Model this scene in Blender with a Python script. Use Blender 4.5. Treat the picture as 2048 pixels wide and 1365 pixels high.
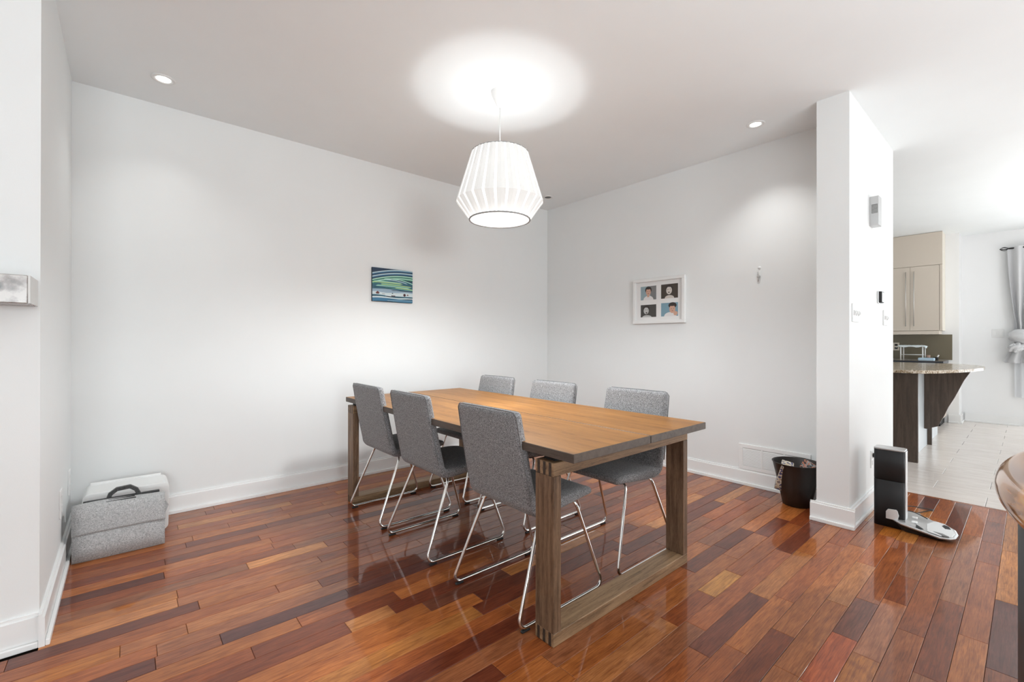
import bpy, bmesh, math, random
from mathutils import Vector, Matrix
for o in list(bpy.data.objects): bpy.data.objects.remove(o)
S = bpy.context.scene; COL = S.collection
R0 = random.Random(7)
H = 2.745
# ------------------------------------------------------------------ camera
CAMP = Vector((-3.84428, -3.80403, 1.16565))
RT = Vector((0.75683322, -0.65360618, 0.00156047)).normalized()
FW = Vector((0.6536045, 0.75683482, 0.00148783)).normalized()
UP = RT.cross(FW).normalized(); RT = FW.cross(UP).normalized()
cd = bpy.data.cameras.new('camera'); cam = bpy.data.objects.new('camera', cd); COL.objects.link(cam)
cd.sensor_width = 36; cd.lens = 896.466*36/2048; cd.clip_start = .02
cam.matrix_world = Matrix(((RT.x, UP.x, -FW.x, CAMP.x), (RT.y, UP.y, -FW.y, CAMP.y), (RT.z, UP.z, -FW.z, CAMP.z), (0, 0, 0, 1)))
S.camera = cam
# ------------------------------------------------------------------ view, world, lights
S.view_settings.view_transform = 'Standard'; S.view_settings.look = 'None'
S.view_settings.gamma = 1; S.view_settings.use_curve_mapping = False
S.view_settings.exposure = 0.27
w = bpy.data.worlds.new('world'); S.world = w; w.use_nodes = True
w.node_tree.nodes['Background'].inputs[0].default_value = (.93, .96, 1, 1)
w.node_tree.nodes['Background'].inputs[1].default_value = 1.6
def area(name, loc, direction, sx, sy, power, color=(1, 1, 1)):
    l = bpy.data.lights.new(name, 'AREA'); l.shape = 'RECTANGLE'; l.size = sx; l.size_y = sy; l.energy = power; l.color = color
    o = bpy.data.objects.new(name, l); COL.objects.link(o); o.location = loc
    o.rotation_euler = Vector(direction).to_track_quat('-Z', 'Y').to_euler(); return o
# daylight through the living room windows behind the camera and through the kitchen door
DAY = (.90, .975, 1)
area('window_daylight', (-4.9, -12.12, 1.45), (0, 1, 0), 2.3, 1.7, 235, DAY)
area('right_fill', (5.72, -9.5, 1.45), (-1, 0, 0), 3, 1.7, 165, DAY)  # unseen fill lamp, added to brighten the left wall
area('door_daylight', (5.72, -4.75, 1.1), (-1, 0, 0), 1.9, 2.1, 45, DAY)
area('kitchen_fill', (3.0, -5.2, .9), (0, 0, 1), 3, 2, 47, (.97, .99, 1))  # added up-facing fill lamp that brightens the kitchen off its ceiling
area('ceiling_fill', (-2.8, -5.1, .7), (0, .05, 1), 2.6, 1.7, 98, (.80, .93, 1))  # unseen up-facing fill lamp, added to lift the ceiling behind the camera
def spot(name, loc, power, size, blend, color=(.97, .98, .97), rad=.03):
    l = bpy.data.lights.new(name, 'SPOT'); l.energy = power; l.spot_size = math.radians(size); l.spot_blend = blend
    l.color = color; l.shadow_soft_size = rad
    o = bpy.data.objects.new(name, l); COL.objects.link(o); o.location = loc; return o
# ------------------------------------------------------------------ materials
def mat(name, col=(.8, .8, .8), rough=.5, metal=0, spec=.5, coat=0, emit=0, ecol=None, alpha=1, trans=0):
    m = bpy.data.materials.new(name); m.use_nodes = True; b = m.node_tree.nodes['Principled BSDF']
    b.inputs['Base Color'].default_value = (*col, 1); b.inputs['Roughness'].default_value = rough
    b.inputs['Metallic'].default_value = metal; b.inputs['Specular IOR Level'].default_value = spec
    b.inputs['Coat Weight'].default_value = coat; b.inputs['Coat Roughness'].default_value = .08
    b.inputs['Transmission Weight'].default_value = trans
    if emit: b.inputs['Emission Color'].default_value = (*(ecol or col), 1); b.inputs['Emission Strength'].default_value = emit
    return m
def nd(m, t, **k):
    n = m.node_tree.nodes.new(t)
    for a, v in k.items():
        if a.startswith('i_'): n.inputs[a[2:].replace('_', ' ')].default_value = v
        else: setattr(n, a, v)
    return n
def lk(m, a, b): m.node_tree.links.new(a, b)
def P(m): return m.node_tree.nodes['Principled BSDF']
def ramp(m, fac, stops):
    r = nd(m, 'ShaderNodeValToRGB'); e = r.color_ramp.elements
    while len(e) < len(stops): e.new(.5)
    for x, (p, c) in zip(e, stops): x.position = p; x.color = (*c, 1)
    lk(m, fac, r.inputs[0]); return r.outputs[0]
def bump(m, h, strength, dist=.01):
    b = nd(m, 'ShaderNodeBump'); b.inputs['Strength'].default_value = strength; b.inputs['Distance'].default_value = dist
    lk(m, h, b.inputs['Height']); lk(m, b.outputs[0], P(m).inputs['Normal'])
def pos(m, scale=(1, 1, 1), obj=False):
    mp = nd(m, 'ShaderNodeMapping'); mp.inputs['Scale'].default_value = scale
    if obj: lk(m, nd(m, 'ShaderNodeTexCoord').outputs['Object'], mp.inputs[0])
    else: lk(m, nd(m, 'ShaderNodeNewGeometry').outputs['Position'], mp.inputs[0])
    return mp
def noise(m, vec, scale, detail=3, rough=.55, dist=0):
    n = nd(m, 'ShaderNodeTexNoise'); n.inputs['Scale'].default_value = scale; n.inputs['Detail'].default_value = detail
    n.inputs['Roughness'].default_value = rough; n.inputs['Distortion'].default_value = dist
    if vec is not None: lk(m, vec, n.inputs['Vector'])
    return n.outputs['Fac']
def paint(name, col, rough, bs=.06):
    m = mat(name, col, rough, spec=.35); n = noise(m, pos(m).outputs[0], 3, 3)
    c = tuple(x*.985 for x in col); lk(m, ramp(m, n, [(.3, c), (.7, col)]), P(m).inputs['Base Color'])
    bump(m, noise(m, pos(m).outputs[0], 260, 2), bs, .002); return m
M = {}
M['wall'] = paint('wall_paint', (.82, .83, .825), .6)
M['ceiling'] = paint('ceiling_paint', (.905, .93, .935), .8)
M['trim'] = paint('trim_paint', (.86, .858, .85), .3, .02)
M['kitchen_wall'] = paint('kitchen_paint', (.86, .86, .86), .6)
def wood(name, c0, c1, c2, rough, scale=(14, 1.3, 14), coat=0, grain=1.0, object_space=False):
    m = mat(name, c1, rough, coat=coat); mp = pos(m, scale, object_space)
    n = noise(m, mp.outputs[0], 2.4*grain, 6, .62, .6)
    f = noise(m, pos(m, tuple(s*7 for s in scale), object_space).outputs[0], 4*grain, 3, .6)
    mx = nd(m, 'ShaderNodeMath', operation='ADD'); ml = nd(m, 'ShaderNodeMath', operation='MULTIPLY'); ml.inputs[1].default_value = .45
    lk(m, f, ml.inputs[0]); lk(m, n, mx.inputs[0]); lk(m, ml.outputs[0], mx.inputs[1])
    lk(m, ramp(m, mx.outputs[0], [(.48, c0), (.7, c1), (.92, c2)]), P(m).inputs['Base Color'])
    bump(m, f, .12, .002); return m
M['table_top'] = wood('lit_oak_top', (.14, .05, .012), (.30, .13, .030), (.38, .175, .045), .42, (10, .8, 10), 0)  # lighter honey copy of the oak: overhead light painted into the top faces
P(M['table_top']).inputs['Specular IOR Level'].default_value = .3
M['table_edge'] = wood('shaded_oak_edge', (.045, .032, .024), (.085, .062, .048), (.12, .09, .07), .5, (16, 1.1, 16))  # darker copy of the same oak, with the edges' shade in its colour
M['table_leg_v'] = wood('stained_oak_upright', (.055, .03, .016), (.175, .102, .058), (.28, .178, .108), .5, (20, 20, 1.6))
M['table_leg_h'] = wood('stained_oak_rail', (.08, .044, .022), (.28, .17, .09), (.42, .27, .15), .5, (1.6, 20, 20))
M['joint'] = wood('end_grain_oak', (.02, .013, .009), (.04, .026, .018), (.07, .047, .034), .6, (30, 30, 30))
M['espresso'] = wood('espresso_wood', (.042, .028, .02), (.072, .05, .037), (.105, .075, .056), .35, (18, 18, 1.2))
def floor_mat(name, island):
    m = mat(name, (.3, .1, .04), .13, spec=.15, coat=.62); nt = m.node_tree
    P(m).inputs['Coat Roughness'].default_value = .045
    if island:
        g = nd(m, 'ShaderNodeNewGeometry'); rnd = g.outputs['Random Per Island']
        base = ramp(m, rnd, [(0, (.14, .035, .014)), (.35, (.27, .085, .03)), (.7, (.36, .125, .042)), (1, (.46, .19, .06))])
        tw = rnd
    else:
        oi = nd(m, 'ShaderNodeObjectInfo'); base = oi.outputs['Color']; tw = oi.outputs['Random']
    off = nd(m, 'ShaderNodeMath', operation='MULTIPLY'); off.inputs[1].default_value = 37; lk(m, tw, off.inputs[0])
    cb = nd(m, 'ShaderNodeCombineXYZ'); lk(m, off.outputs[0], cb.inputs[2]); lk(m, off.outputs[0], cb.inputs[0])
    def vec(sc):
        mp = pos(m, sc); a = nd(m, 'ShaderNodeVectorMath', operation='ADD'); lk(m, mp.outputs[0], a.inputs[0]); lk(m, cb.outputs[0], a.inputs[1]); return a.outputs[0]
    n1 = noise(m, vec((1.5, 14, 3)), 2.3, 5, .62, 1.6)
    n2 = noise(m, vec((5, 95, 9)), 2.2, 4, .65, .5)
    n3 = noise(m, vec((3.5, 9, 3)), 1.3, 3, .5, 2.2)
    s = nd(m, 'ShaderNodeMix', data_type='RGBA', blend_type='MULTIPLY'); s.inputs[0].default_value = 1
    lk(m, base, s.inputs[6])
    lk(m, ramp(m, n1, [(.28, (.66, .58, .55)), (.5, (.98, .97, .96)), (.75, (1.22, 1.27, 1.30))]), s.inputs[7])
    s2 = nd(m, 'ShaderNodeMix', data_type='RGBA', blend_type='MULTIPLY'); s2.inputs[0].default_value = .9
    lk(m, s.outputs[2], s2.inputs[6]); lk(m, ramp(m, n2, [(.34, (.62, .54, .50)), (.52, (1.0, 1.0, 1.0)), (.7, (1.18, 1.2, 1.2))]), s2.inputs[7])
    s3 = nd(m, 'ShaderNodeMix', data_type='RGBA', blend_type='MULTIPLY'); s3.inputs[0].default_value = .7
    lk(m, s2.outputs[2], s3.inputs[6]); lk(m, ramp(m, n3, [(.3, (.82, .76, .73)), (.6, (1.1, 1.1, 1.1))]), s3.inputs[7])
    lk(m, s3.outputs[2], P(m).inputs['Base Color'])
    rr = nd(m, 'ShaderNodeMapRange'); lk(m, noise(m, pos(m).outputs[0], 5, 3), rr.inputs[0]); rr.inputs[3].default_value = .28; rr.inputs[4].default_value = .40
    lk(m, rr.outputs[0], P(m).inputs['Roughness'])
    bump(m, noise(m, vec((2.2, 6, 2)), 2.2, 2), .03, .004)
    return m
M['plank'] = floor_mat('mahogany_plank', False); M['plank_far'] = floor_mat('mahogany_plank_field', True)
M['subfloor'] = mat('dark_joint_felt', (.02, .012, .008), .9)  # dark base that shows through the plank gaps
def tile_mat():
    m = mat('travertine_tile', (.72, .66, .60), .22, spec=.5)
    lk(m, ramp(m, noise(m, pos(m, (7, 1.2, 3)).outputs[0], 3, 5, .6, .6), [(.3, (.66, .585, .535)), (.5, (.735, .665, .615)), (.7, (.79, .73, .68))]), P(m).inputs['Base Color']); return m
M['tile'] = tile_mat(); M['grout'] = mat('grout', (.50, .44, .40), .9)
def fabric(name, a, b, c, sc=520, bs=.5):
    m = mat(name, b, .95, spec=.15); v = pos(m, (1, 1, 1), True).outputs[0]
    n = noise(m, v, sc, 2, .7); n2 = noise(m, v, sc*.35, 2, .6)
    ad = nd(m, 'ShaderNodeMath', operation='ADD'); lk(m, n, ad.inputs[0]); ml = nd(m, 'ShaderNodeMath', operation='MULTIPLY'); ml.inputs[1].default_value = .5
    lk(m, n2, ml.inputs[0]); lk(m, ml.outputs[0], ad.inputs[1])
    lk(m, ramp(m, ad.outputs[0], [(.58, a), (.75, b), (.92, c)]), P(m).inputs['Base Color'])
    P(m).inputs['Sheen Weight'].default_value = .25
    bump(m, n, bs, .002); return m
M['wool'] = fabric('grey_wool_fabric', (.06, .06, .063), (.22, .22, .227), (.55, .55, .56), 560, .6)
M['piping'] = fabric('grey_piping', (.10, .10, .10), (.22, .22, .225), (.34, .34, .35), 700)
M['felt'] = fabric('grey_felt', (.25, .25, .25), (.43, .43, .43), (.62, .62, .62), 430, .4)
M['felt_dark'] = fabric('charcoal_felt', (.03, .03, .03), (.06, .06, .06), (.10, .10, .10), 400, .4)
M['chrome'] = mat('chrome', (.86, .85, .83), .07, 1)
M['steel'] = mat('brushed_steel', (.62, .61, .59), .3, 1)
M['black_plastic'] = mat('black_plastic', (.024, .024, .025), .5, spec=.3)
M['black'] = mat('matte_black', (.01, .01, .01), .7)
M['silver'] = mat('silver_plastic', (.55, .55, .55), .3, .5)
M['silver_light'] = mat('light_silver_plastic', (.75, .76, .76), .25, .2)
M['white_plastic'] = mat('white_plastic', (.82, .82, .81), .3)
M['grey_plastic'] = mat('grey_plastic', (.45, .45, .44), .4)
M['dark_grille'] = mat('dark_grille', (.16, .16, .155), .6)
M['brown_leather'] = mat('dark_brown_leatherette', (.016, .011, .009), .45)
def granite(name, cols, sc, rough=.12, coat=.3):
    m = mat(name, cols[1], rough, coat=coat); v = pos(m).outputs[0]
    vo = nd(m, 'ShaderNodeTexVoronoi'); vo.inputs['Scale'].default_value = sc; lk(m, v, vo.inputs['Vector'])
    n = noise(m, v, sc*.5, 5, .7); ad = nd(m, 'ShaderNodeMath', operation='MULTIPLY'); lk(m, vo.outputs['Distance'], ad.inputs[0]); ad.inputs[1].default_value = .4
    a2 = nd(m, 'ShaderNodeMath', operation='ADD'); lk(m, ad.outputs[0], a2.inputs[0]); lk(m, n, a2.inputs[1])
    lk(m, ramp(m, a2.outputs[0], [(.45, cols[0]), (.62, cols[1]), (.8, cols[2])]), P(m).inputs['Base Color']); return m
M['granite'] = granite('speckled_granite', ((.02, .016, .012), (.34, .24, .14), (.60, .52, .42)), 75, .16, 0)
M['mantel'] = granite('grey_pink_marble', ((.06, .05, .047), (.22, .185, .175), (.48, .45, .43)), 28, .25, .1)
M['mantel_side'] = mat('pale_stone_side', (.66, .65, .63), .4)
def onyx():
    m = mat('polished_brown_onyx', (.4, .2, .08), .10, coat=.45)
    mp = pos(m, (1.0, 4, 14)); n = noise(m, mp.outputs[0], 1.7, 3, .5, 1.2)
    lk(m, ramp(m, n, [(.34, (.16, .055, .014)), (.48, (.45, .19, .05)), (.58, (.55, .30, .11)), (.66, (.62, .58, .48))]), P(m).inputs['Base Color']); return m
M['onyx'] = onyx()
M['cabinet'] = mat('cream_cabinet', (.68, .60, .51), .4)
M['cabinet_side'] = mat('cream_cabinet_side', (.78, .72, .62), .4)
M['backsplash'] = mat('olive_glass_backsplash', (.19, .165, .115), .08, spec=.6)
M['panel_pale'] = mat('pale_blue_grey_panel', (.70, .74, .77), .3); M['cloth_blue'] = mat('pale_blue_cloth', (.74, .83, .86), .9)
M['counter_edge'] = mat('dark_counter_edge', (.03, .035, .045), .3)
M['curtain'] = fabric('grey_curtain', (.58, .58, .59), (.62, .62, .63), (.66, .66, .67), 700, .05)
def translucent(name, col, mixf, emit=0):
    m = bpy.data.materials.new(name); m.use_nodes = True; nt = m.node_tree; nt.nodes.clear()
    out = nt.nodes.new('ShaderNodeOutputMaterial'); d = nt.nodes.new('ShaderNodeBsdfDiffuse'); t = nt.nodes.new('ShaderNodeBsdfTranslucent')
    mx = nt.nodes.new('ShaderNodeMixShader'); mx.inputs[0].default_value = mixf
    d.inputs[0].default_value = (*col, 1); t.inputs[0].default_value = (*col, 1)
    nt.links.new(d.outputs[0], mx.inputs[1]); nt.links.new(t.outputs[0], mx.inputs[2]); last = mx.outputs[0]
    if emit:
        e = nt.nodes.new('ShaderNodeEmission'); e.inputs[0].default_value = (1, .985, .96, 1); e.inputs[1].default_value = emit
        ad = nt.nodes.new('ShaderNodeAddShader'); nt.links.new(last, ad.inputs[0]); nt.links.new(e.outputs[0], ad.inputs[1]); last = ad.outputs[0]
    nt.links.new(last, out.inputs[0]); return m
M['shade'] = translucent('pleated_paper', (.42, .415, .405), .07, .34)
M['shade_seam'] = translucent('glowing_pleat_edge', (.9, .9, .88), .12, .75)
M['diffuser'] = translucent('glowing_diffuser', (.9, .9, .88), .3, 1.0)
M['sheer'] = translucent('sheer_curtain', (.85, .86, .88), .45)
M['lamp_wire'] = mat('grey_hoop', (.30, .30, .295), .5)
M['bulb'] = mat('downlight_glow', (1, 1, 1), .3, emit=9, ecol=(1, .98, .95))
M['glass'] = mat('window_glass', (1, 1, 1), 0, trans=1)
# ------------------------------------------------------------------ mesh helpers
class MB:
    def __init__(s): s.v = []; s.f = []; s.m = []; s.mats = []; s.sm = []
    def mi(s, m):
        if m not in s.mats: s.mats.append(m)
        return s.mats.index(m)
    def add(s, vs, fs, m, smooth=False):
        b = len(s.v); s.v += [tuple(x) for x in vs]; i = s.mi(m)
        for f in fs: s.f.append(tuple(b+k for k in f)); s.m.append(i); s.sm.append(smooth)
        return s
    def box(s, x0, y0, z0, x1, y1, z1, m, top=None):
        b = len(s.v); s.v += [(x0, y0, z0), (x1, y0, z0), (x1, y1, z0), (x0, y1, z0), (x0, y0, z1), (x1, y0, z1), (x1, y1, z1), (x0, y1, z1)]
        for k, f in enumerate([(0, 3, 2, 1), (4, 5, 6, 7), (0, 1, 5, 4), (1, 2, 6, 5), (2, 3, 7, 6), (3, 0, 4, 7)]):
            s.f.append(tuple(b+i for i in f)); s.m.append(s.mi(top if (top and k == 1) else m)); s.sm.append(False)
        return s
    def prism(s, pts, a0, a1, m, axis='z', top=None, smooth=False):
        # pts 2D polygon; extruded along axis from a0 to a1
        def q(p, a): return {'z': (p[0], p[1], a), 'y': (p[0], a, p[1]), 'x': (a, p[0], p[1])}[axis]
        n = len(pts); b = len(s.v); s.v += [q(p, a0) for p in pts]+[q(p, a1) for p in pts]
        s.f.append(tuple(b+i for i in reversed(range(n)))); s.m.append(s.mi(m)); s.sm.append(False)
        s.f.append(tuple(b+n+i for i in range(n))); s.m.append(s.mi(top or m)); s.sm.append(False)
        for i in range(n):
            j = (i+1) % n; s.f.append((b+i, b+j, b+n+j, b+n+i)); s.m.append(s.mi(m)); s.sm.append(smooth)
        return s
    def lathe(s, prof, m, c=(0, 0, 0), n=32, smooth=True, cap=True):
        b = len(s.v)
        for r, z in prof:
            for k in range(n): a = 2*math.pi*k/n; s.v.append((c[0]+r*math.cos(a), c[1]+r*math.sin(a), c[2]+z))
        i = s.mi(m)
        for j in range(len(prof)-1):
            for k in range(n):
                l = (k+1) % n; s.f.append((b+j*n+k, b+j*n+l, b+(j+1)*n+l, b+(j+1)*n+k)); s.m.append(i); s.sm.append(smooth)
        if cap:
            s.f.append(tuple(b+k for k in reversed(range(n)))); s.m.append(i); s.sm.append(False)
            s.f.append(tuple(b+(len(prof)-1)*n+k for k in range(n))); s.m.append(i); s.sm.append(False)
        return s
    def tube(s, pts, r, m, n=10, closed=False):
        pts = [Vector(p) for p in pts]; N = len(pts); b = len(s.v); up = None; i = s.mi(m)
        for k in range(N):
            if closed: t = (pts[(k+1) % N]-pts[k-1]).normalized()
            else: t = (pts[min(k+1, N-1)]-pts[max(k-1, 0)]).normalized()
            if up is None: up = Vector((0, 0, 1)) if abs(t.z) < .9 else Vector((1, 0, 0))
            up = (up-t*up.dot(t)).normalized(); sd = t.cross(up)
            for q in range(n): a = 2*math.pi*q/n; s.v.append(tuple(pts[k]+up*(r*math.cos(a))+sd*(r*math.sin(a))))
        if closed:
            # pick the ring offset that best closes the loop
            best = min(range(n), key=lambda o: (Vector(s.v[b+(N-1)*n])-Vector(s.v[b+o])).length)
        for k in range(N if closed else N-1):
            k2 = (k+1) % N; o = best if (closed and k2 == 0) else 0
            for q in range(n):
                s.f.append((b+k*n+q, b+k*n+(q+1) % n, b+k2*n+(q+1+o) % n, b+k2*n+(q+o) % n)); s.m.append(i); s.sm.append(True)
        if not closed:
            s.f.append(tuple(b+q for q in reversed(range(n)))); s.m.append(i); s.sm.append(False)
            s.f.append(tuple(b+(N-1)*n+q for q in range(n))); s.m.append(i); s.sm.append(False)
        return s
    def loft(s, rings, m, smooth=True):
        n = len(rings[0]); b = len(s.v); i = s.mi(m)
        for r in rings: s.v += [tuple(p) for p in r]
        for k in range(len(rings)-1):
            for q in range(n):
                s.f.append((b+k*n+q, b+k*n+(q+1) % n, b+(k+1)*n+(q+1) % n, b+(k+1)*n+q)); s.m.append(i); s.sm.append(smooth)
        s.f.append(tuple(b+q for q in reversed(range(n)))); s.m.append(i); s.sm.append(smooth)
        s.f.append(tuple(b+(len(rings)-1)*n+q for q in range(n))); s.m.append(i); s.sm.append(smooth)
        return s
    def mesh(s, name, bevel=0, seg=2, off=(0, 0, 0), fix=True):
        me = bpy.data.meshes.new(name); me.from_pydata([(a-off[0], b-off[1], c-off[2]) for a, b, c in s.v], [], s.f)
        for m in s.mats: me.materials.append(M[m])
        for p, i, sm in zip(me.polygons, s.m, s.sm): p.material_index = i; p.use_smooth = sm
        bm = bmesh.new(); bm.from_mesh(me)
        if fix: bmesh.ops.recalc_face_normals(bm, faces=bm.faces)
        if bevel:
            es = [e for e in bm.edges if e.is_manifold and e.calc_face_angle(0) > .6]
            bmesh.ops.bevel(bm, geom=es, offset=bevel, segments=seg, affect='EDGES', profile=.6, clamp_overlap=True)
        bm.to_mesh(me); bm.free(); return me
    def build(s, name, parent=None, bevel=0, seg=2, loc=None, fix=True):
        off = (0, 0, 0)
        if parent is not None:
            q = parent
            while q is not None: off = tuple(a+b for a, b in zip(off, q.location)); q = q.parent
        elif loc is not None: off = loc
        o = bpy.data.objects.new(name, s.mesh(name, bevel, seg, off, fix)); COL.objects.link(o)
        if parent is not None: o.parent = parent
        elif loc is not None: o.location = loc
        return o
def tag(o, label=None, cat=None, group=None, kind=None):
    if label: o['label'] = label
    if cat: o['category'] = cat
    if group: o['group'] = group
    if kind: o['kind'] = kind
    return o
def thing(name, loc, label, cat, group=None):
    o = bpy.data.objects.new(name, None); o.empty_display_size = .1; COL.objects.link(o); o.location = loc
    return tag(o, label, cat, group)
def struct(name, mb, parent=None, bevel=0):
    o = mb.build(name, parent, bevel)
    o['kind'] = 'structure'
    return o
def BX(*a, m='wall', top=None): return MB().box(*a, m, top)
def copy_tree(o, parent=None):
    c = o.copy(); COL.objects.link(c); c.parent = parent
    for ch in list(o.children): copy_tree(ch, c)
    return c
def proj(p):
    d = Vector(p)-CAMP; z = d.dot(FW)
    return (1024+896.466*d.dot(RT)/z, 682.5-896.466*d.dot(UP)/z, z)
# ================================================================== SETTING
XL = -4.091; YF = -1.311; YP = -3.060; XS = -.410; XE = .952; XFAR = 5.60; XK = 5.22; YR = -12.0; XLL = -7.0
struct('wall_back', BX(XL-.15, 0, 0, .15, .15, H))
struct('wall_right', BX(0, YP+.176, 0, .15, 0, H))
struct('wall_left', BX(XL-.15, YF, 0, XL, 0, H))
struct('wall_fireplace', BX(XLL, YF, 0, XL-.15, YF+.15, H))
struct('wall_partition', BX(XS, YP, 0, XE, YP+.176, H))
struct('wall_kitchen_far', BX(XFAR, -3.85, 0, XFAR+.15, -3.13, H, m='kitchen_wall').box(XFAR, YR, 0, XFAR+.15, -11.0, H, 'kitchen_wall').box(XFAR, -8.0, 0, XFAR+.15, -5.65, H, 'kitchen_wall').box(XFAR, -11.0, 0, XFAR+.15, -8.0, .6, 'kitchen_wall').box(XFAR, -11.0, 2.3, XFAR+.15, -8.0, H, 'kitchen_wall').box(XFAR, -5.65, 2.15, XFAR+.15, -3.85, H, 'kitchen_wall'))
struct('wall_kitchen_right', BX(XK, -3.13, 0, XFAR+.15, -.5, H, m='kitchen_wall'))
struct('wall_kitchen_back', BX(.15, -.5, 0, XK, -.35, H, m='kitchen_wall'))
mb = MB()
zb, zt = .6, 2.3
xs = [XLL, -6.05, -3.75, -2.45, -.15, 2.2, 4.6, XFAR+.15]
for a, b, op in zip(xs[:-1], xs[1:], [0, 1, 0, 1, 0, 1, 0]):
    if op: mb.box(a, YR-.15, 0, b, YR, zb, 'wall').box(a, YR-.15, zt, b, YR, H, 'wall')
    else: mb.box(a, YR-.15, 0, b, YR, H, 'wall')
struct('wall_rear', mb)
struct('wall_living_left', BX(XLL-.15, YR-.15, 0, XLL, -8.0, H).box(XLL-.15, -5.4, 0, XLL, YF+.15, H, 'wall').box(XLL-.15, -8.0, 0, XLL, -5.4, zb, 'wall').box(XLL-.15, -8.0, zt, XLL, -5.4, H, 'wall'))
struct('ceiling', BX(XLL-.15, YR-.15, H, XFAR+.15, .15, H+.12, m='ceiling'))
def window(name, a, b, y, axis):
    fr = MB()
    def bx(u0, z0, u1, z1, d0, d1, m):
        if axis == 'y': fr.box(u0, y-d1, z0, u1, y-d0, z1, m)
        else: fr.box(y-d1, u0, z0, y-d0, u1, z1, m)
    for u0, z0, u1, z1 in [(a, zb, a+.06, zt), (b-.06, zb, b, zt), (a+.06, zb, b-.06, zb+.06), (a+.06, zt-.06, b-.06, zt), ((a+b)/2-.03, zb+.06, (a+b)/2+.03, zt-.06)]:
        bx(u0, z0, u1, z1, .02, .08, 'trim')
    return struct(name, fr)
window('window_1', -6.05, -3.75, YR, 'y'); window('window_2', -2.45, -.15, YR, 'y'); window('window_3', 2.2, 4.6, YR, 'y'); window('window_4', -8.0, -5.4, XLL, 'x'); window('added_window', -11.0, -8.0, XFAR+.12, 'x')  # last window is added as an opening for the right-hand fill lamp
# baseboards: board + shoe, mitred boxes
BH = .125; BT = .018; SH = .024; ST = .014
def baseboard(name, segs):
    root = None
    for i, (x0, y0, x1, y1, nx, ny) in enumerate(segs):
        b = MB(); t = BT
        # wall line from (x0,y0) to (x1,y1), outward normal nx,ny
        def slab(t0, t1, z0, z1, m='trim'):
            xa, xb = sorted((x0, x1)); ya, yb = sorted((y0, y1))
            if nx: xa, xb = sorted((x0+nx*t0, x0+nx*t1))
            if ny: ya, yb = sorted((y0+ny*t0, y0+ny*t1))
            b.box(xa, ya, z0, xb, yb, z1, m)
        slab(0, t, 0, BH-.012)
        slab(0, t*.55, BH-.012, BH)
        o = b.build(name if root is None else 'board', root); 
        if root is None: root = o; root['kind'] = 'structure'
        b = MB(); slab(t, t+ST, 0, SH); b.build('shoe_moulding', root, .004)
    return root
baseboard('baseboard_back', [(XL+BT+ST, 0, -BT-ST, 0, 0, -1)])
baseboard('baseboard_right', [(0, YP+.176, 0, 0, -1, 0)])
baseboard('baseboard_left', [(XL, YF-BT-ST, XL, 0, 1, 0)])
baseboard('baseboard_fireplace', [(XLL, YF, XL, YF, 0, -1)])
baseboard('baseboard_partition', [(XS, YP-BT-ST, XS, YP+.176+BT+ST, -1, 0), (XS, YP, XE, YP, 0, -1), (XS, YP+.176, -BT-ST, YP+.176, 0, 1)])
baseboard('baseboard_kitchen', [(XFAR, -3.70, XFAR, -3.13-BT-ST, -1, 0), (XK-BT, -3.13, XFAR, -3.13, 0, -1), (XK, -3.13, XK, -3.02, -1, 0)])
# ---------------------------------------------------------------- wood floor
floor = struct('floor', MB().box(XLL, YR, -.12, .775, 0, -.014, 'subfloor'))
PW = .0835; GAP = .0012
PAL = [((.345, .098, .026), 28), ((.275, .070, .019), 26), ((.40, .128, .032), 20), ((.215, .050, .015), 12), ((.155, .036, .015), 7), ((.47, .18, .045), 9), ((.29, .10, .039), 10), ((.12, .030, .017), 3), ((.44, .145, .026), 6)]
def palcol():
    t = R0.uniform(0, sum(w for _, w in PAL))
    for c, wg in PAL:
        t -= wg
        if t <= 0: break
    k = R0.uniform(.88, 1.12); return tuple(x*k for x in c)
# notable planks of the photograph: (pixel x, pixel y of a point on the plank, world x0, world x1, colour)
def floor_pt(u, v):
    d = FW+RT*((u-1024)/896.466)-UP*((v-682.5)/896.466); t = -CAMP.z/d.z; return CAMP+d*t
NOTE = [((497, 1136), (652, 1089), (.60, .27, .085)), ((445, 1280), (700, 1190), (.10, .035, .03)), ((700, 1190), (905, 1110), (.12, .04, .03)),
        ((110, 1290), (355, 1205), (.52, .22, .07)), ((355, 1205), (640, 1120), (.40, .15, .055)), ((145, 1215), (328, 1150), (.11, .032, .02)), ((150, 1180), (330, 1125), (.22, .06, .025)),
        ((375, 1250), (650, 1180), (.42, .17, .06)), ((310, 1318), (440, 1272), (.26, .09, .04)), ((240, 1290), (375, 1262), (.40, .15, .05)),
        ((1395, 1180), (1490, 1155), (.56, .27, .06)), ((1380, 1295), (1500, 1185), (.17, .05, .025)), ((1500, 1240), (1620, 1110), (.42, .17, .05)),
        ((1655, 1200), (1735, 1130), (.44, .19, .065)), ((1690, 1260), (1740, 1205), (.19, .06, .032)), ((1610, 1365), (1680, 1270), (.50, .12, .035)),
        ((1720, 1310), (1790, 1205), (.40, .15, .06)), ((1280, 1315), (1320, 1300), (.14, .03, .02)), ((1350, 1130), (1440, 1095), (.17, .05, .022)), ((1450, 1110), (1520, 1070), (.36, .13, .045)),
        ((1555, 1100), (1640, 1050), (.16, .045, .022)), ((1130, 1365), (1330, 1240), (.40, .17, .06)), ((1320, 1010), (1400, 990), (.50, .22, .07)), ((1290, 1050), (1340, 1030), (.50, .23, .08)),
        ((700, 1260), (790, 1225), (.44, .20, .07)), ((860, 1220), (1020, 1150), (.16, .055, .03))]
notes = {}
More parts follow.
